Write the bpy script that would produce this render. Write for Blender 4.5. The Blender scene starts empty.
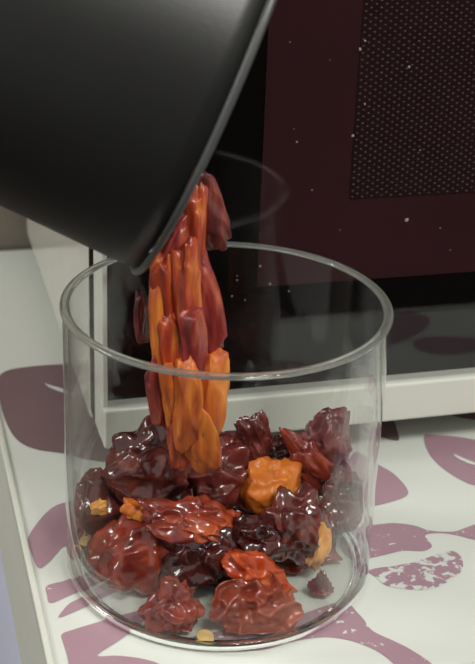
import bpy, bmesh, math, random
import numpy as np
from mathutils import Vector, Matrix, noise

S = 0.045            # one model unit (the jar's outer radius) in metres
sc = bpy.context.scene
COL = sc.collection

# ------------------------------------------------------------------ camera
CD, CH, YAW, PITCH, ROLL, FPX = 7.581, 5.2091, .0093, .4374, .0388, 1378.8
CAM = np.array([0, -CD, CH])
_f = np.array([math.sin(YAW)*math.cos(PITCH), math.cos(YAW)*math.cos(PITCH), -math.sin(PITCH)])
_r = np.array([math.cos(YAW), -math.sin(YAW), 0.]); _u = np.cross(_r, _f)
RR = math.cos(ROLL)*_r + math.sin(ROLL)*_u
UU = -math.sin(ROLL)*_r + math.cos(ROLL)*_u
cd = bpy.data.cameras.new('camera'); cam = bpy.data.objects.new('camera', cd); COL.objects.link(cam)
cam.matrix_world = Matrix(((RR[0], UU[0], -_f[0], 0), (RR[1], UU[1], -_f[1], -CD*S), (RR[2], UU[2], -_f[2], CH*S), (0, 0, 0, 1)))
cd.sensor_fit = 'AUTO'; cd.sensor_width = 36; cd.lens = FPX/664*36
cd.clip_start = .01; cd.clip_end = 50
cd.dof.use_dof = True; cd.dof.focus_distance = 8.75*S; cd.dof.aperture_fstop = 24
sc.camera = cam

# ------------------------------------------------------------------ world, lights, exposure
w = bpy.data.worlds.new('room_light'); sc.world = w; w.use_nodes = True
w.node_tree.nodes['Background'].inputs[0].default_value = (1, .99, .96, 1)
w.node_tree.nodes['Background'].inputs[1].default_value = .55
def area(name, loc, target, size, watts, col):
    l = bpy.data.lights.new(name, 'AREA'); l.shape = 'RECTANGLE'; l.size = size[0]*S; l.size_y = size[1]*S
    l.energy = watts; l.color = col
    o = bpy.data.objects.new(name, l); COL.objects.link(o)
    o.location = Vector(loc)*S
    o.rotation_euler = (Vector(target)-Vector(loc)).to_track_quat('-Z', 'Y').to_euler()
    return o
area('ceiling_light', (5.5, -9.5, 14.5), (0, .5, 0), (6, 3), 4.1, (1, .98, .93))
area('left_fill_light', (-17, 1, 11), (-1, 1, 0), (7, 7), 6.0, (1, .98, .94))  # added fill to brighten the table's left side, no known window
sc.view_settings.view_transform = 'Standard'; sc.view_settings.look = 'None'
sc.view_settings.exposure = 0; sc.view_settings.gamma = 1; sc.view_settings.use_curve_mapping = False
sc.cycles.transparent_max_bounces = 24; sc.cycles.max_bounces = 14; sc.cycles.transmission_bounces = 12
sc.cycles.sample_clamp_indirect = 4

# ------------------------------------------------------------------ picture point -> place on a plane of the scene
def ray(px, py):
    d = _f + (px-237.5)/FPX*RR + (332-py)/FPX*UU
    return d
def flo(px, py, z=0.):
    d = ray(px, py); return CAM + d*(z-CH)/d[2]
def at(px, py, y):
    d = ray(px, py); return CAM + d*(y+CD)/d[1]

# microwave frame: t runs along its front, n out of its front
M = .2643
TN = lambda t, n, z=0.: (math.cos(M)*t + math.sin(M)*n, math.sin(M)*t - math.cos(M)*n, z)
NG = -1.085          # the door glass
H = 1.8708           # jar height

# ------------------------------------------------------------------ helpers
def mesh_obj(name, verts, faces, mat, parent=None, smooth=True, mats=None, fmat=None):
    me = bpy.data.meshes.new(name)
    me.from_pydata([(v[0]*S, v[1]*S, v[2]*S) for v in verts], [], [tuple(int(i) for i in f) for f in faces])
    me.materials.append(mat)
    if smooth: me.polygons.foreach_set('use_smooth', [True]*len(me.polygons))
    me.update()
    o = bpy.data.objects.new(name, me); COL.objects.link(o)
    if parent is not None: o.parent = parent
    return o
def bm_obj(name, bm, mat, parent=None, smooth=False):
    bmesh.ops.recalc_face_normals(bm, faces=bm.faces)
    bmesh.ops.scale(bm, vec=(S, S, S), verts=bm.verts)
    me = bpy.data.meshes.new(name); bm.to_mesh(me); bm.free(); me.materials.append(mat)
    if smooth: me.polygons.foreach_set('use_smooth', [True]*len(me.polygons))
    o = bpy.data.objects.new(name, me); COL.objects.link(o)
    if parent is not None: o.parent = parent
    return o
def empty(name, loc=(0, 0, 0)):
    o = bpy.data.objects.new(name, None); COL.objects.link(o); o.location = Vector(loc)*S; o.empty_display_size = .01
    return o
def tag(o, label, cat, group=None, kind=None):
    o['label'] = label; o['category'] = cat
    if group: o['group'] = group
    if kind: o['kind'] = kind
    return o
def tnbox(bm, t0, t1, n0, n1, z0, z1, bev=0.):
    b = bmesh.new()
    vs = [b.verts.new(TN(t, n, z)) for t in (t0, t1) for n in (n0, n1) for z in (z0, z1)]
    for f in ((0,1,3,2), (4,6,7,5), (0,4,5,1), (2,3,7,6), (0,2,6,4), (1,5,7,3)):
        b.faces.new([vs[i] for i in f])
    bmesh.ops.recalc_face_normals(b, faces=b.faces)
    if bev: bmesh.ops.bevel(b, geom=b.edges[:], offset=bev, segments=3, affect='EDGES', profile=.5)
    tmp = bpy.data.meshes.new('tmp'); b.to_mesh(tmp); b.free(); bm.from_mesh(tmp); bpy.data.meshes.remove(tmp)
    return bm
def lathe(profile, n=96, centre=(0, 0, 0), axis=None, closed=True):
    """profile: list of (radius, height) along the axis (z by default)"""
    if axis is None: e1, e2, a = np.array([1., 0, 0]), np.array([0, 1., 0]), np.array([0, 0, 1.])
    else:
        a = np.array(axis)/np.linalg.norm(axis); e1 = np.cross(a, [0, 0, 1.]); e1 /= np.linalg.norm(e1); e2 = np.cross(a, e1)
    c = np.array(centre); V = []; F = []
    for (r, h) in profile:
        for i in range(n):
            th = 2*math.pi*i/n
            V.append(c + a*h + max(r, 1e-4)*(math.cos(th)*e1 + math.sin(th)*e2))
    m = len(profile)
    for j in range(m if closed else m-1):
        k = (j+1) % m
        for i in range(n):
            F.append((j*n+i, j*n+(i+1) % n, k*n+(i+1) % n, k*n+i))
    return V, F

# ------------------------------------------------------------------ materials
class NT:
    def __init__(s, name):
        s.m = bpy.data.materials.new(name); s.m.use_nodes = True; s.t = s.m.node_tree; s.n = s.t.nodes; s.l = s.t.links
        s.p = s.n.get('Principled BSDF'); s.out = s.n['Material Output']
    def add(s, typ, **kw):
        nd = s.n.new(typ)
        for k, v in kw.items():
            if k[0] == 'i' and k[1:].isdigit(): nd.inputs[int(k[1:])].default_value = v
            else: setattr(nd, k, v)
        return nd
    def link(s, a, b): s.l.new(a, b)
    def noise(s, scale, detail=3, rough=.5, coord='Object', dist=0.):
        tc = s.add('ShaderNodeTexCoord'); nz = s.add('ShaderNodeTexNoise')
        nz.inputs['Scale'].default_value = scale; nz.inputs['Detail'].default_value = detail
        nz.inputs['Roughness'].default_value = rough; nz.inputs['Distortion'].default_value = dist
        s.link(tc.outputs[coord], nz.inputs['Vector']); return nz.outputs['Fac']
    def ramp(s, fac, stops):
        r = s.add('ShaderNodeValToRGB'); e = r.color_ramp.elements
        while len(e) < len(stops): e.new(.5)
        for k, (p_, c_) in enumerate(stops): e[k].position = p_; e[k].color = tuple(c_)+(1,) if len(c_) == 3 else c_
        s.link(fac, r.inputs[0]); return r.outputs[0]
    def bump(s, h, strength, dist=.0002):
        b = s.add('ShaderNodeBump'); b.inputs['Strength'].default_value = strength; b.inputs['Distance'].default_value = dist
        s.link(h, b.inputs['Height']); s.link(b.outputs[0], s.p.inputs['Normal'])
def plain(name, col, rough=.5, metal=0., spec=.5, vary=.06, scale=60, bump=0., coat=0.):
    k = NT(name); p = k.p
    f = k.noise(scale, 4)
    lo = tuple(c*(1-vary) for c in col); hi = tuple(min(1, c*(1+vary)) for c in col)
    k.link(k.ramp(f, [(.3, lo), (.7, hi)]), p.inputs['Base Color'])
    p.inputs['Roughness'].default_value = rough; p.inputs['Metallic'].default_value = metal
    p.inputs['Specular IOR Level'].default_value = spec; p.inputs['Coat Weight'].default_value = coat
    if bump: k.bump(k.noise(scale*25, 2), bump)
    return k.m

TRAYC = (.71, .74, .68)
m_top = plain('white_laminate', TRAYC, .38, vary=.02, scale=12)
m_trim = plain('white_edging', (.70, .72, .64), .3, vary=.02)
m_side = plain('grey_white_panel', (.62, .63, .56), .5, vary=.03)
m_body = plain('glossy_white_enamel', (.60, .60, .52), .12, vary=.02)
m_frame = plain('white_plastic_frame', (.66, .67, .60), .35, vary=.02)
m_black = plain('black_door_border', (.004, .0035, .0035), .5, spec=0, vary=.05)
m_maroon = plain('dark_maroon_lining', (.046, .0165, .0195), .6, spec=0, vary=.08, scale=20)
m_screen = plain('perforated_screen', (.026, .0115, .013), .5, spec=0, vary=.1)
m_dot = plain('screen_dimple', (.14, .11, .11), .35, metal=.2, vary=.35, scale=700)
m_seam = plain('dark_seam', (.004, .004, .004), .8, spec=.1)
m_wall = plain('shaded_plaster', (.27, .235, .19), .8, vary=.05)
m_wallf = plain('maroon_reflection_wall', (.06, .022, .026), .9)
m_floor = plain('dark_floor', (.035, .02, .02), .6, vary=.04, scale=4)
m_low = plain('pale_lavender_panel', (.68, .72, .88), .5, vary=.03)
m_pan = plain('black_nonstick_coating', (.013, .0135, .012), .42, spec=.6, vary=.12, scale=40, bump=.12)
m_lip = plain('black_lip_sheen', (.075, .078, .076), .32, vary=.15, scale=60)  # edge sheen of the lip put into a lighter grey
m_speck = plain('pale_dust', (.3, .25, .23), .8)
m_seed = plain('seed_yellow', (.75, .52, .2), .45, vary=.2, scale=300)

def leaf_mat(name, col, wear, scale=130):
    k = NT(name)
    f = k.noise(scale, 6, .62, dist=.3)
    col2 = tuple(c*1.12 for c in col)
    r = k.ramp(f, [(wear-.008, tuple(TRAYC)), (wear+.008, col)])
    g = k.ramp(k.noise(25, 2), [(.35, (0, 0, 0)), (.65, (1, 1, 1))])
    mx = k.add('ShaderNodeMix', data_type='RGBA'); mx.blend_type = 'MULTIPLY'
    k.link(g, mx.inputs[0]); k.link(r, mx.inputs[6]); mx.inputs[7].default_value = (.93, .93, .95, 1)
    k.link(mx.outputs[2], k.p.inputs['Base Color']); k.p.inputs['Roughness'].default_value = .42
    return k.m
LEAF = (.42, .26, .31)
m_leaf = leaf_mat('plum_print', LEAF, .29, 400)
m_leaf_shaded = leaf_mat('shaded_plum_print', (.20, .125, .135), .15)  # same print, with the pot's and door's shadow put into its colour
m_leaf_worn = leaf_mat('worn_plum_print', LEAF, .365, 330)
m_leaf_flaked = leaf_mat('flaked_plum_print', LEAF, .475, 230)

def schlick(k, power=5, f0=.04, mul=1.):
    lw = k.add('ShaderNodeLayerWeight'); lw.inputs[0].default_value = .5
    pw = k.add('ShaderNodeMath', operation='POWER'); k.link(lw.outputs['Facing'], pw.inputs[0]); pw.inputs[1].default_value = power
    ma = k.add('ShaderNodeMath', operation='MULTIPLY_ADD'); k.link(pw.outputs[0], ma.inputs[0]); ma.inputs[1].default_value = (1-f0)*mul; ma.inputs[2].default_value = f0
    return ma.outputs[0]
def thin_glass(name, tint, f0=.04, rough=0., power=5, mul=1.):
    k = NT(name); k.n.remove(k.p)
    tr = k.add('ShaderNodeBsdfTransparent'); tr.inputs[0].default_value = (*tint, 1)
    gl = k.add('ShaderNodeBsdfGlossy'); gl.inputs['Roughness'].default_value = rough; gl.inputs['Color'].default_value = (1, 1, 1, 1)
    mx = k.add('ShaderNodeMixShader'); k.link(schlick(k, power, f0, mul), mx.inputs[0])
    k.link(tr.outputs[0], mx.inputs[1]); k.link(gl.outputs[0], mx.inputs[2]); k.link(mx.outputs[0], k.out.inputs[0])
    return k.m
m_doorglass = thin_glass('door_glass', (.93, .93, .93), .034)
m_jarwall = thin_glass('jar_glass', (.98, .985, .98), .014, power=3.7)
def solid_glass(name, col, rough=0.02):
    k = NT(name); p = k.p; p.inputs['Base Color'].default_value = (*col, 1); p.inputs['Transmission Weight'].default_value = 1
    p.inputs['Roughness'].default_value = rough; p.inputs['IOR'].default_value = 1.47
    return k.m
m_rimglass = solid_glass('rim_glass', (.93, .97, .93))
_k = m_rimglass.node_tree; _p = _k.nodes['Principled BSDF']
_t = _k.nodes.new('ShaderNodeBsdfTranslucent'); _t.inputs[0].default_value = (.80, .84, .76, 1)  # pale diffuse share stands in for light gathered by the glass edge
_d = _k.nodes.new('ShaderNodeBsdfDiffuse'); _d.inputs[0].default_value = (.80, .84, .76, 1)
_a = _k.nodes.new('ShaderNodeMixShader'); _b2 = _k.nodes.new('ShaderNodeMixShader'); _b2.inputs[0].default_value = .13
_k.links.new(_t.outputs[0], _a.inputs[1]); _k.links.new(_d.outputs[0], _a.inputs[2])
_k.links.new(_p.outputs[0], _b2.inputs[1]); _k.links.new(_a.outputs[0], _b2.inputs[2]); _k.links.new(_b2.outputs[0], _k.nodes['Material Output'].inputs[0])

m_heelglass = solid_glass('heel_glass', (.84, .92, .85), .0)
def pepper(name, c1, c2, c3, rough=.2, sss=.25, transl=0., scale=130, coat=.8, streak=False):
    k = NT(name); p = k.p
    if streak:
        tc = k.add('ShaderNodeTexCoord'); mp = k.add('ShaderNodeMapping'); mp.inputs['Scale'].default_value = (1, 1, .16)
        k.link(tc.outputs['Object'], mp.inputs[0]); nz = k.add('ShaderNodeTexNoise'); nz.inputs['Scale'].default_value = scale; nz.inputs['Detail'].default_value = 4
        k.link(mp.outputs[0], nz.inputs['Vector']); f = nz.outputs['Fac']
    else: f = k.noise(scale, 5, .6)
    k.link(k.ramp(f, [(.32, c1), (.52, c2), (.72, c3)]), p.inputs['Base Color'])
    p.inputs['Roughness'].default_value = rough; p.inputs['Coat Weight'].default_value = coat; p.inputs['Coat Roughness'].default_value = .07
    p.inputs['Subsurface Weight'].default_value = sss; p.inputs['Subsurface Radius'].default_value = (1, .25, .12); p.inputs['Subsurface Scale'].default_value = .0025
    k.bump(k.noise(700, 3, .6), .18, .0003)
    if transl:
        tl = k.add('ShaderNodeBsdfTranslucent'); k.link(k.ramp(f, [(.3, c2), (.7, tuple(min(1, c*1.6) for c in c3))]), tl.inputs[0])
        mx = k.add('ShaderNodeMixShader'); mx.inputs[0].default_value = transl
        k.link(p.outputs[0], mx.inputs[1]); k.link(tl.outputs[0], mx.inputs[2]); k.link(mx.outputs[0], k.out.inputs[0])
    return k.m
PM = dict(
    red=pepper('dried_red_skin', (.11, .012, .008), (.26, .034, .018), (.44, .085, .036)),
    maroon=pepper('dried_maroon_skin', (.055, .010, .009), (.14, .024, .020), (.28, .065, .042)),
    dark=pepper('dried_dark_skin', (.02, .005, .005), (.06, .010, .009), (.13, .02, .015), rough=.12),
    dusty=pepper('dried_dusty_skin', (.12, .03, .032), (.22, .06, .06), (.36, .14, .12), rough=.3),
    amber=pepper('amber_translucent_skin', (.26, .04, .022), (.42, .085, .045), (.56, .18, .10), transl=.35, sss=.2),
    scarlet=pepper('scarlet_skin', (.48, .05, .015), (.70, .10, .02), (.75, .2, .06), transl=.25, sss=.2),
    orange=pepper('orange_flesh', (.50, .11, .012), (.68, .19, .02), (.78, .29, .04), rough=.45, coat=.1, scale=90),
    gold=pepper('gold_flesh', (.65, .25, .04), (.8, .36, .07), (.85, .5, .15), rough=.5, coat=.1),
    rose=pepper('rose_red_skin', (.20, .022, .018), (.32, .04, .034), (.40, .08, .065), rough=.35, scale=90),
    rust=pepper('rust_red_skin', (.24, .03, .012), (.40, .058, .017), (.55, .12, .028), rough=.35, scale=90),
    fall_rose=pepper('falling_rose_skin', (.13, .015, .012), (.30, .035, .03), (.50, .13, .05), rough=.4, scale=330, coat=.15, streak=True),
    fall_rust=pepper('falling_rust_skin', (.20, .02, .010), (.42, .055, .016), (.68, .22, .04), rough=.4, scale=330, coat=.15, streak=True),
    fall_orange=pepper('falling_orange_flesh', (.34, .05, .012), (.58, .14, .018), (.74, .28, .05), rough=.5, coat=.05, scale=330, streak=True),
    fall_dark=pepper('falling_maroon_skin', (.04, .008, .008), (.12, .018, .016), (.30, .06, .03), rough=.4, coat=.2, scale=330, streak=True),
)

# ================================================================== the setting
def struct(o): o['kind'] = 'structure'; return o
bm = bmesh.new(); tnbox(bm, -40, 50, -9, 62, -18.3, -18.0); struct(bm_obj('floor', bm, m_floor))
bm = bmesh.new(); tnbox(bm, -40, 30, -6.2, -5.75, -18.0, 30); struct(bm_obj('wall_back', bm, m_wall))
bm = bmesh.new(); tnbox(bm, -40, 50, 60, 62, -18.0, 30); struct(bm_obj('reflection_wall', bm, m_wallf))  # unseen, added so the door glass reflects dark maroon

# ------------------------------------------------------------------ table with the leaf-printed top
TL, TRt, NF, NB = -1.20, 15., 1.36, -5.7
tab = empty('printed_table', TN(6, -2, -18)); tab_inv = Vector(tab.location)
def under(o, root):                      # keep world place under an offset empty
    o.location = -Vector(root.location) if o.parent is root else o.location
    return o
tag(tab, 'white laminate table with a plum leaf print on its top', 'table')
bm = bmesh.new(); tnbox(bm, TL, TRt, NB, NF, -.12, 0, .012); under(bm_obj('tabletop', bm, m_top, tab), tab)
top = bpy.data.objects['tabletop']
bm = bmesh.new(); tnbox(bm, TL-.035, TL+.012, NB, NF+.035, -.12, .022, .015); under(bm_obj('edge_trim', bm, m_trim, tab), tab)
bm = bmesh.new(); tnbox(bm, TL-.035, TRt, NF-.012, NF+.035, -.12, .022, .015); under(bm_obj('edge_trim', bm, m_trim, tab), tab)
bm = bmesh.new()
# the side panel leans outward a little from under the trim
for (t0, t1) in ((TL-.02, TL+.15),):
    b = [bm.verts.new(TN(*q)) for q in ((t0, NB, -.1), (t0, NF, -.1), (t0-.03, NF, -1.1), (t0-.03, NB, -1.1), (t1, NB, -.1), (t1, NF, -.1), (t1, NF, -1.1), (t1, NB, -1.1))]
    for f in ((0,1,2,3), (7,6,5,4), (0,4,5,1), (3,2,6,7), (0,3,7,4), (1,5,6,2)): bm.faces.new([b[i] for i in f])
under(bm_obj('side_panel', bm, m_side, tab), tab)
bm = bmesh.new(); tnbox(bm, TL-.035, TL+.15, NB, NF-.03, -17.99, -1.1, .01); o = under(bm_obj('lower_side_panel', bm, m_low, tab), tab); o['label'] = 'pale lavender-grey lower panel'
bm = bmesh.new(); tnbox(bm, TL+.2, TRt, NF-.2, NF-.03, -1.55, -.1, .01); under(bm_obj('front_panel', bm, m_side, tab), tab)
for t in (TL+.3, TRt-.6):
    for n in (NF-.9, NB+.3):
        bm = bmesh.new(); tnbox(bm, t, t+.5, n, n+.5, -18.0, -.12, .03); under(bm_obj('leg', bm, m_side, tab), tab)

def smooth_poly(P, k=4):
    out = []; n = len(P)
    for i in range(n):
        p0, p1, p2, p3 = (np.array(P[(i+j) % n], float) for j in (-1, 0, 1, 2))
        for s in range(k):
            u = s/k
            out.append(.5*((2*p1) + (-p0+p2)*u + (2*p0-5*p1+4*p2-p3)*u*u + (-p0+3*p1-3*p2+p3)*u**3))
    return out
def print_shape(name, pts, mat, z=.004, k=4):
    P = smooth_poly(pts, k) if k > 1 else pts
    V = [flo(q[0], q[1], z) for q in P]
    A = sum(V[i][0]*V[(i+1) % len(V)][1]-V[(i+1) % len(V)][0]*V[i][1] for i in range(len(V)))
    if A < 0: V = V[::-1]
    o = mesh_obj(name, V, [list(range(len(V)))], mat, top, smooth=False)
    return o
leafs = [
 ([(-3,382),(6,371),(30,366.5),(63,364),(98,363),(106,375),(111,400),(118,430),(124,456),(112,462),(85,459),(62,453),(40,450),(23,444),(11,432),(2,410)], m_leaf_shaded),
 ([(62.5,503),(52,508),(43,516),(31.6,531),(28,541),(32.6,556),(38.6,568),(47,563.5),(56,554),(64,546),(78,545),(92,525),(100,505),(85,499)], m_leaf),
 ([(46,586.5),(55,583),(65,580.5),(89,571),(112,561),(118,568),(100,582),(85,589),(73,593.5),(51,603),(47,595)], m_leaf_worn),
 ([(58.7,617.5),(64,609),(70.5,602.7),(84,596),(99,586),(118,578),(125,584),(110,594),(91,604),(75.7,611)], m_leaf),
 ([(62,634),(75,629),(98,622),(125,614),(147,610),(141,624),(121,639),(97.5,655),(115,655.5),(132,657),(148,660),(161,665),(180,680),(172,700),(120,706),(80,700),(71,675),(67,655),(63,642)], m_leaf),
 ([(357,612),(364.5,620.5),(373,631),(394,641),(411.6,650),(434,666),(448,690),(420,690),(394,664),(379,652),(361.5,644),(344,639),(322,637),(290,642),(262,650),(222,650),(206,644),(214,632),(250,628),(290,618),(325,606),(345,601)], m_leaf_worn),
 ([(346,532),(360,527),(373,525),(394,523),(414.6,525.5),(430,530.5),(453,531.5),(464.7,528),(480,522),(500,512),(505,535),(480,540),(459,535.5),(443,533),(430,533.5),(425,536),(428,540),(432,546),(428,549.5),(420.5,551),(403,550.5),(388,554),(372,557.5),(352,560),(340,546)], m_leaf_worn),
 ([(368,571),(380,567.5),(394,566),(408,563),(420.5,560),(441,553),(453,551),(461,557),(463,567),(458,575),(449,581),(435,588),(420.5,590),(406,589),(392,587),(382,583),(376,577)], m_leaf_flaked),
 ([(355,452),(368,458),(381,466),(393,473),(403,483),(408,491),(406,496),(395,500.5),(378,505),(360,507),(346,498),(345,470)], m_leaf),
 ([(424.5,435),(431,434.5),(456,436.5),(476,440),(505,447),(520,465),(510,486),(480,486),(463.6,481),(443.4,468.5),(431,456),(425.5,445)], m_leaf),
 ([(362,405),(378,400),(390,405),(394,420),(397,430),(399,440),(390,439.5),(378,436),(364,430)], m_leaf_shaded),
 ([(430,400),(475,395),(500,410),(500,424),(475,420),(456,416.5),(440,410)], m_leaf_shaded),
]
for P, m in leafs: print_shape('leaf_print', P, m)
for P in ([(45,383.5),(50,385),(63,389),(76,396),(63,392.5),(50,387.5)], [(454.5,454),(461,457),(475,462.5),(490,466),(475,465),(462,460.5),(455,456)]):
    print_shape('vein_print', P, m_leaf_worn if False else m_top, z=.007)
# further prints of the same pattern where the top goes on past the picture
rng = random.Random(4)
for (t, n, a) in ((2.9, .6, .4), (3.6, -.5, 2.2), (4.6, .7, 1.2), (5.6, -.3, .2), (2.5, 1.0, 2.6), (-.75, -5.0, 1.8)):
    c = np.array(TN(t, n, .004)); V = []
    for i in range(28):
        s = i/28*2*math.pi
        x = .42*math.cos(s); y = .17*math.sin(s)*(1-.5*math.cos(s))
        V.append((c[0]+x*math.cos(a)-y*math.sin(a), c[1]+x*math.sin(a)+y*math.cos(a), .004))
    if n > -1: mesh_obj('leaf_print', V, [list(range(28))], m_leaf, top, smooth=False)

# ------------------------------------------------------------------ microwave
mw = empty('microwave_oven', TN(4, -3, .1)); tag(mw, 'white microwave oven with a dark glass door behind the jar', 'microwave')
GL = -.575; T1 = 10.0; ZT = 5.6
bm = bmesh.new(); tnbox(bm, GL-.0, T1, -5.55, NG-.58, .22, ZT, .03); body = under(bm_obj('body', bm, m_body, mw), mw)
bm = bmesh.new(); tnbox(bm, GL+.006, T1-.05, NG-.60, NG-.35, .30, ZT-.05); under(bm_obj('door_gap_shade', bm, m_seam, mw), mw)  # black plate, the shade inside the door gap put into its colour
for t in (GL+.35, T1-.8):
    for n in (NG-1., -5.2):
        V, F = lathe([(0, .012), (.16, .012), (.18, .12), (.18, .24), (0, .24)], 20, TN(t, n, 0), closed=False)
        under(mesh_obj('foot', V, F, m_seam, mw), mw)
door = None
bm = bmesh.new(); tnbox(bm, GL, 7.4, NG-.36, NG-.13, .314, ZT-.02, .01); door = under(bm_obj('door', bm, m_frame, mw), mw)
bm = bmesh.new(); tnbox(bm, 7.45, T1, NG-.36, NG-.02, .314, ZT-.02, .03); under(bm_obj('control_panel', bm, m_frame, mw), mw)
def dpart(name, bm, m): return bm_obj(name, bm, m, door)
bm = bmesh.new(); tnbox(bm, GL, 7.4, NG-.13, NG+.05, .314, .625, .022); dpart('bottom_rail', bm, m_frame)
bm = bmesh.new(); tnbox(bm, GL, 7.4, NG-.13, NG+.0, ZT-.25, ZT-.02, .02); dpart('top_rail', bm, m_frame)
bm = bmesh.new(); tnbox(bm, GL, GL+.035, NG-.13, NG+.0, .625, ZT-.25, .01); dpart('side_rail', bm, m_frame)
bm = bmesh.new(); tnbox(bm, GL+.036, 7.38, NG-.12, NG-.10, .60, ZT-.26); dpart('black_border', bm, m_black)
bm = bmesh.new(); tnbox(bm, .53, 6.2, NG-.095, NG-.09, 1.42, ZT-.7); dpart('door_lining', bm, m_maroon)
bm = bmesh.new(); tnbox(bm, 1.165, 5.6, NG-.089, NG-.084, 2.035, ZT-1.0); dpart('perforated_screen', bm, m_screen)
# dimples of the screen, one joined part
V, F = [], []
dt, dz = .0708, .0228
row = 0; z = 2.05
while z < 3.75:
    t = 1.185 + (dt/2 if row % 2 else 0)
    while t < 2.75:
        c = TN(t, NG-.0835, z); b0 = len(V)
        V.append(TN(t, NG-.072, z))
        for i in range(6):
            a = i*math.pi/3; V.append(TN(t+.0105*math.cos(a), NG-.0835, z+.0075*math.sin(a)))
        for i in range(6): F.append((b0, b0+1+i, b0+1+(i+1) % 6))
        t += dt
    z += dz; row += 1
o = mesh_obj('screen_dimples', V, F, m_dot, door, smooth=False); o['kind'] = 'stuff'
bm = bmesh.new(); tnbox(bm, GL+.036, 7.38, NG-.02, NG, .60, ZT-.26); dpart('door_glass', bm, m_doorglass)
# dust specks on the glass, one joined part
def on_door(px, py):
    d = ray(px, py); nn = np.array([math.sin(M), -math.cos(M), 0]); s = (NG+.002-CAM@nn)/(d@nn); return CAM+d*s
V, F = [], []
for (x, y, r) in ((360,49,.014),(365,41,.010),(353,136,.012),(409,67,.011),(365,104,.009),(407,220,.016),(297,142,.009),(232,296,.010),(225,247,.007),(260,266,.010),(237,280,.009),(245,300,.007),(270,284,.010),(294,129,.006),(312,190,.007),(330,60,.006),(290,42,.006),(420,150,.008),(440,228,.007),(289,291,.007),(237,276,.006),(450,250,.005),(340,230,.005)):
    c = on_door(x, y); b0 = len(V); V.append(c+np.array([0, -.004, 0]))
    for i in range(7):
        a = i*2*math.pi/7; rr = r*(.6+.5*rng.random()); V.append(c+np.array([rr*math.cos(a)*math.cos(M), rr*math.cos(a)*math.sin(M), rr*math.sin(a)]))
    for i in range(7): F.append((b0, b0+1+i, b0+1+(i+1) % 7))
o = mesh_obj('dust_specks', V, F, m_speck, door, smooth=False); o['kind'] = 'stuff'

# ------------------------------------------------------------------ glass jar
jar = empty('glass_jar', (0, 0, 0)); tag(jar, 'clear straight-sided glass jar being filled with dried red pepper', 'jar')
RO, RI = .988, .958
V, F = lathe([(RO, .08), (RO, .081), (RO, .5), (RO, H-.036), (RO, H-.035), (RI, H-.035), (RI, H-.036), (RI, .5), (RI, .081), (RI, .08)], 160); mesh_obj('wall', V, F, m_jarwall, jar)
prof = []
for i in range(16):
    a = 2*math.pi*i/16; prof.append((.970+.030*math.cos(a), H-.020+.018*math.sin(a)))
V, F = lathe(prof, 160); mesh_obj('rim', V, F, m_rimglass, jar)
# the base: a disc with a rounded heel; its ring of solid glass, its floor of thin glass
prof = [(RO, .085), (.986, .06), (.976, .032), (.960, .014), (.94, .004), (.91, .004), (.89, .014), (.89, .044), (.92, .047), (.943, .055), (.955, .07), (RI, .085)]
V, F = lathe(prof, 128); mesh_obj('heel', V, F, m_heelglass, jar)
V, F = lathe([(0, .014), (.88, .014), (.889, .014), (.889, .044), (.88, .044), (0, .044)], 96, closed=False); mesh_obj('base', V, F, m_jarwall, jar)

# ------------------------------------------------------------------ black pot being tipped
PC = np.array([-.09, -.2393, 3.342]); AZ, EL = .0218, -.383
AX = np.array([math.cos(EL)*math.cos(AZ), math.cos(EL)*math.sin(AZ), math.sin(EL)])
PR = 1.206
pot = empty('black_pot', PC); tag(pot, 'black non-stick pot tipped over the jar, pouring dried pepper', 'pot')
def R_(s): return PR-.03-.0613*s - .02*max(0, s-1.6)**2
prof = [(R_(s), -s) for s in np.linspace(.03, 2.6, 26)]
prof += [(R_(2.6)-.06, -2.72), (R_(2.6)-.18, -2.8), (1.0, -2.82), (0, -2.82), (0, -2.76), (1.0, -2.76), (R_(2.6)-.2, -2.72), (R_(2.6)-.1, -2.6)]
prof += [(R_(s)-.04, -s) for s in np.linspace(2.5, .03, 20)]
V, F = lathe(prof, 160, PC, AX); under(mesh_obj('pot_body', V, F, m_pan, pot), pot)
prof = [(PR-.022+.020*math.cos(a), -.008+.020*math.sin(a)) for a in np.linspace(0, 2*math.pi, 13)[:-1]]
V, F = lathe(prof, 160, PC, AX); under(mesh_obj('pot_lip', V, F, m_lip, pot), pot)
# handle on the upper side, reaching back and up
e1 = np.cross(AX, [0, 0, 1.]); e1 /= np.linalg.norm(e1); e2 = np.cross(AX, e1)
upd = -e2 if e2[2] < 0 else e2
hb = PC - AX*.45 + upd*(R_(.45)-.03)
V, F = [], []
N = 20; K = 14
for j in range(N):
    u = j/(N-1); c = hb + upd*(3.2*u) - AX*(.9*u*u)
    wd = .14 + .08*math.sin(u*math.pi*.9); th = .08+.03*math.sin(u*math.pi)
    for i in range(K):
        a = 2*math.pi*i/K; V.append(c + e1*wd*math.cos(a) + AX*th*math.sin(a))
for j in range(N-1):
    for i in range(K): F.append((j*K+i, j*K+(i+1) % K, (j+1)*K+(i+1) % K, (j+1)*K+i))
F.append(list(range(K))[::-1]); F.append([(N-1)*K+i for i in range(K)])
under(mesh_obj('handle', V, F, m_pan, pot), pot)

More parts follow.
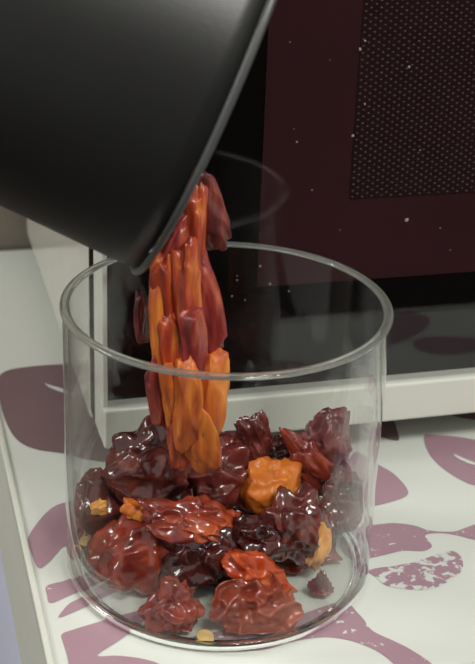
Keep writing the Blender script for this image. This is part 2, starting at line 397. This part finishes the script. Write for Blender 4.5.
# ------------------------------------------------------------------ dried pepper pieces
_b = bmesh.new(); bmesh.ops.create_icosphere(_b, subdivisions=5, radius=1)
ICO = np.array([v.co[:] for v in _b.verts]); ICOF = [[v.index for v in f.verts] for f in _b.faces]; _b.free()
_b = bmesh.new(); bmesh.ops.create_icosphere(_b, subdivisions=4, radius=1)
ICO4 = np.array([v.co[:] for v in _b.verts]); ICOF4 = [[v.index for v in f.verts] for f in _b.faces]; _b.free()
def rotm(rx, ry, rz):
    return np.array((Matrix.Rotation(rz, 3, 'Z') @ Matrix.Rotation(ry, 3, 'Y') @ Matrix.Rotation(rx, 3, 'X')))
def lump_mesh(size, seed, crump=1., fine=1., freq=1., blunt=1.):
    ox = Vector((seed*7.31, seed*3.17, seed*5.77)); V = []
    src = ICO if max(size) > .14 else ICO4
    for p in src:
        q = Vector(p)
        if blunt != 1: q = Vector([math.copysign(abs(c)**blunt, c) for c in q])*.85
        wv = noise.noise_vector(q*1.1*freq+ox)*.7
        n1 = noise.noise(q*1.4*freq+ox)
        r1 = 1-abs(noise.noise((q+wv)*1.25*freq+ox*2))*2.4
        r2 = 1-abs(noise.noise((q+wv)*2.9*freq-ox))*2.2
        r3 = 1-abs(noise.noise((q+wv*.6)*7*freq+ox*.5))*2.6
        d = .86 + crump*(.46*n1 + .28*max(0, r1)**1.6 + .05*max(0, r2)**1.5) + fine*.016*r3
        s = wv*.35*crump
        V.append(((q.x+s.x)*d, (q.y+s.y)*d, (q.z+s.z)*d))
    V = np.array(V); lo, hi = V.min(0), V.max(0); V = (V-(lo+hi)/2)*2/(hi-lo)*np.array(size)
    return V, (ICOF if src is ICO else ICOF4)
def sheet_mesh(size, seed, fold=1., bend=.6, thick=.014):
    """a curled skin fragment: ragged disc, folded, with thickness"""
    NR, NA = 22, 72; ox = Vector((seed*3.3, seed*8.1, seed*1.7)); P = [[0, 0, 0]]
    for i in range(1, NR+1):
        for j in range(NA):
            a = 2*math.pi*j/NA
            rr = 1+.30*noise.noise(Vector((math.cos(a)*1.5, math.sin(a)*1.5, 0))+ox)+.13*noise.noise(Vector((math.cos(a)*5, math.sin(a)*5, 2))+ox)
            r = i/NR*rr; P.append([r*math.cos(a), r*math.sin(a), 0])
    out = []
    for x, y, _ in P:
        q = Vector((x, y, 0))
        h = bend*(x*x*.6-.3*y*y) + fold*(.34*(1-abs(noise.noise(q*1.7+ox))*2.5) + .12*(1-abs(noise.noise(q*4+ox))*2)+.03*noise.noise(q*11+ox))
        out.append((x*size[0], y*size[1], h*size[2]))
    P = np.array(out); n = len(P)
    F = [(0, 1+j, 1+(j+1) % NA) for j in range(NA)]
    for i in range(NR-1):
        for j in range(NA):
            a = 1+i*NA+j; b = 1+i*NA+(j+1) % NA; F.append((a, a+NA, b+NA, b))
    nF = len(F); Q = P-np.array([0, 0, thick])
    V = np.concatenate([P, Q]); F2 = F + [tuple(k+n for k in f[::-1]) for f in F]
    o0 = 1+(NR-1)*NA
    for j in range(NA): a, b = o0+j, o0+(j+1) % NA; F2.append((a, a+n, b+n, b))
    return V, F2
PXU = 151.
def piece(label, px, py, y, hw, hh, hd, mat, seed, rot=(0, 0, 0), kind='lump', cat='dried pepper', group='dried pepper pieces in the jar', name='dried_pepper_piece', **kw):
    """hw, hh: half sizes in px as seen; hd: half depth; y: distance plane"""
    c = at(px, py, y)
    if group.endswith('in the jar'): hw *= 1.24; hh *= 1.24; hd *= 1.25
    if kind == 'lump': V, F = lump_mesh((hw/PXU, hd/PXU, hh/PXU), seed, **kw)
    else: V, F = sheet_mesh((hw/PXU, hh/PXU, hd/PXU), seed, **kw)
    V = V @ rotm(*rot).T
    # keep inside the glass wall and above the base
    if c[2] < H and group.endswith('jar'):
        W = V + c; r = np.hypot(W[:, 0], W[:, 1]); k = np.minimum(1, .935/np.maximum(r, 1e-6)); W[:, 0] *= k; W[:, 1] *= k
        zl = .052; low = W[:, 2] < zl; W[low, 2] = zl + (W[low, 2]-zl)*.02
        V = W - c
    o = mesh_obj(name, V, F, PM[mat]); o.location = Vector(c)*S
    tag(o, label, cat, group); return o
def sub(parent, name, px, py, y, hw, hh, hd, mat, seed, label=None, **kw):
    c = at(px, py, y); V, F = lump_mesh((hw/PXU, hd/PXU, hh/PXU), seed, **kw)
    o = mesh_obj(name, V, F, PM[mat], parent); o.location = Vector(c)*S - parent.location
    if label: o['label'] = label
    return o
D = math.radians
# --- the pile
a = piece('round maroon pepper piece against the left glass, orange flesh showing', 97, 505, .12, 23, 36, 26, 'maroon', 1, (0, D(4), 0), crump=.6)
sub(a, 'flesh', 99, 507, -.06, 9, 9, 6, 'gold', 2, 'orange flesh')
a = piece('big rounded maroon pepper lump at the upper left of the pile', 152, 466, .12, 38, 36, 34, 'maroon', 3, (0, D(-10), 0), crump=.75)
sub(a, 'flesh', 140, 512, -.20, 20, 12, 12, 'orange', 4, 'orange flesh')
piece('large glossy red pepper piece lying across the left of the pile', 140, 553, -.28, 43, 33, 34, 'red', 5, (0, D(-6), 0), crump=.8)
piece('folded red pepper piece below the big maroon lump at mid left', 184, 520, -.30, 38, 19, 24, 'red', 6, (0, D(8), 0), crump=1.1)
piece('small crumpled red pepper piece lying at the front of the base', 173, 611, -.76, 22, 25, 20, 'red', 7, (0, D(25), 0))
piece('dark blood-red piece with a wet highlight in the middle of the pile', 202, 556, -.42, 30, 24, 22, 'dark', 8, (0, D(-5), 0), crump=1.1)
piece('fan-shaped translucent amber pepper skin at the front right of base', 254, 611, -.70, 31, 26, 20, 'amber', 9, (D(58), D(-8), D(8)), 'sheet', bend=.6, fold=1.2)
piece('bright scarlet pepper curl resting on the fan-shaped skin', 262, 574, -.52, 34, 17, 18, 'scarlet', 10, (0, D(32), 0), crump=1.1)
piece('almost black glossy pepper knot in the centre right of the pile', 262, 543, -.30, 28, 22, 20, 'dark', 11, (0, 0, 0), crump=1.3)
piece('upright dark red pepper curl standing at the back of the pile', 255, 442, .45, 15, 29, 14, 'maroon', 12, (0, D(-14), 0), crump=1.1)
piece('crumpled dusty purple-red piece topmost at the back right', 324, 438, .40, 27, 30, 22, 'dusty', 13, (0, D(-15), 0), crump=1.1)
piece('long folded red pepper strip leaning below the dusty piece', 308, 458, .22, 17, 36, 14, 'red', 14, (0, D(-32), 0), crump=1.1)
piece('orange pepper flesh chunk right of the centre of the pile', 272, 490, .05, 27, 27, 22, 'orange', 15, (0, D(20), 0), crump=.6)
piece('brown-maroon pepper piece under the falling stream', 222, 480, .15, 36, 33, 30, 'maroon', 16, (0, D(15), 0))
piece('rose-maroon pepper piece below the orange flesh chunk', 296, 524, -.18, 26, 34, 24, 'maroon', 17, (0, D(-20), 0), crump=.8)
piece('small dark red pepper scrap alone at the right of the base', 321, 592, -.35, 10, 20, 9, 'maroon', 18, (0, D(-12), 0), crump=1.1)
piece('thin gold flesh sliver leaning at the right of the pile', 318, 545, -.22, 11, 24, 10, 'gold', 19, (0, D(8), 0), crump=.7)
piece('dusty grey-red pepper skin leaning on the right glass', 338, 500, .12, 22, 30, 22, 'maroon', 20, (D(70), D(20), D(20)), 'sheet', bend=.5, fold=1.)
piece('rust-red pepper piece in the middle between lump and flesh chunk', 218, 524, -.12, 30, 24, 26, 'rust', 21, (0, D(15), 0))
piece('dark pepper piece low in the pile behind the scarlet curl', 232, 575, -.22, 32, 24, 26, 'dark', 22, (0, 0, 0))
piece('dark maroon pepper piece behind the long red strip', 340, 470, .42, 18, 30, 20, 'maroon', 23, (0, D(-10), 0))
piece('deep maroon piece low behind the large glossy red piece', 165, 566, .05, 40, 30, 30, 'dark', 24, (0, 0, 0), crump=.8)
piece('maroon pepper piece at the back of the pile left of the curl', 222, 450, .5, 28, 24, 24, 'maroon', 25, (0, D(20), 0))
piece('dark maroon pepper piece right of the upright curl', 283, 462, .5, 20, 28, 20, 'dark', 26, (0, D(10), 0))
piece('dark red pepper piece low at the right behind the gold sliver', 300, 556, .05, 34, 26, 30, 'maroon', 27, (0, 0, 0))
piece('small glossy rust-red fold just above the wet dark-red piece', 196, 527, -.38, 26, 12, 14, 'rust', 28, (0, D(10), 0), crump=1.2)

piece('maroon pepper piece behind the folded red piece at the centre', 190, 492, .18, 24, 24, 24, 'maroon', 55, (0, D(15), 0))
piece('maroon pepper piece low at the middle, under the folded red piece', 185, 545, .05, 44, 30, 34, 'maroon', 51, (0, D(15), 0))
piece('dark red pepper piece deep in the pile below the flesh chunk', 255, 520, .25, 40, 34, 34, 'dark', 52, (0, 0, 0))
piece('reddish pepper piece at the left behind the large glossy piece', 122, 520, .3, 30, 30, 30, 'red', 53, (0, 0, 0))
piece('wrinkled red pepper piece filling the centre behind the curl', 235, 552, -.05, 34, 24, 26, 'red', 54, (0, D(30), 0))

# --- the stream, falling piece by piece
G2 = 'pepper pieces falling into the jar'
ST = [
 ('dim maroon pepper piece falling highest behind the pot lip', 208, 208, -.10, 13, 40, 11, 'fall_dark', 31, -18),
 ('rust pepper strip falling beside the highest dim piece', 195, 226, -.18, 11, 42, 10, 'fall_rust', 32, 0),
 ('dark red pepper piece falling just under the pot lip', 180, 250, -.22, 15, 40, 12, 'fall_rose', 33, 20),
 ('slim dark red strip falling close under the pot lip', 163, 272, -.24, 10, 32, 9, 'fall_rust', 44, 24),
 ('broad rose-red piece forming the right edge of the falling stream', 203, 296, -.16, 14, 60, 12, 'fall_rose', 34, -8),
 ('rust-orange pepper piece falling at the left of the stream', 168, 300, -.28, 12, 50, 11, 'fall_rust', 35, -8),
 ('long rust-red strip falling down the middle of the stream', 186, 300, -.30, 13, 58, 12, 'fall_rust', 45, -10),
 ('narrow gold pepper strip falling at the left edge below lip', 157, 330, -.34, 6, 44, 7, 'fall_orange', 36, -3),
 ('rust-red pepper piece falling in mid-stream at the jar mouth', 194, 348, -.34, 16, 42, 13, 'fall_rose', 37, -10),
 ('rust pepper strip falling beside the gold strip at the jar mouth', 172, 352, -.34, 11, 42, 10, 'fall_rust', 46, -6),
 ('large orange pepper piece falling right of centre inside the jar', 208, 398, -.34, 17, 44, 14, 'fall_orange', 38, 3),
 ('large orange pepper piece falling left of centre inside the jar', 188, 400, -.40, 17, 50, 14, 'fall_orange', 39, -8),
 ('narrow orange sliver falling just left of the large orange piece', 171, 398, -.38, 9, 42, 9, 'fall_orange', 47, -12),
 ('narrow pinkish red pepper strip falling at the left inside jar', 159, 394, -.32, 9, 42, 9, 'fall_rose', 40, -4),
 ('lowest orange pepper piece about to land on the pile', 200, 440, -.38, 15, 36, 12, 'fall_orange', 41, -12),
 ('small dark rose scrap falling apart at the left of the stream', 141, 318, -.10, 8, 28, 7, 'fall_dark', 42, -8),
 ('rusty pepper scrap falling at the lower left near the lump', 178, 438, -.34, 11, 34, 10, 'fall_rust', 43, -12),
]
for (lab, x, y, Y, hw, hh, hd, m, sd, tilt) in ST:
    piece(lab, x, y, Y, hw*1.12, hh*1.05, hd, m, sd, (0, D(tilt+(sd*37 % 17)-8), D(sd*53 % 90)), group=G2, crump=.62, fine=.5, freq=.8, blunt=.62)

# --- seeds
def seed(label, px, py, r, mat=m_seed, rot=(0, 0, 0), z=.068):
    c = flo(px, py, z); V = []; R = rotm(*rot)
    for p in ICO4:
        q = np.array([p[0]*r*(1+.25*(p[0] > 0)*p[0]), p[1]*r*1.1, p[2]*r*.28*(1-.3*(p[0]**2+p[1]**2 < .5))]); V.append(R@q)
    o = mesh_obj('pepper_seed', V, ICOF4, mat); o.location = Vector(c)*S
    tag(o, label, 'seed', 'loose pepper seeds in the jar'); return o
seed('flat yellow pepper seed lying alone at the front of the base', 205, 637, .052, rot=(D(20), 0, D(60)))
seed('small yellow pepper seed low against the left glass', 85, 541, .036, rot=(D(25), 0, 0))
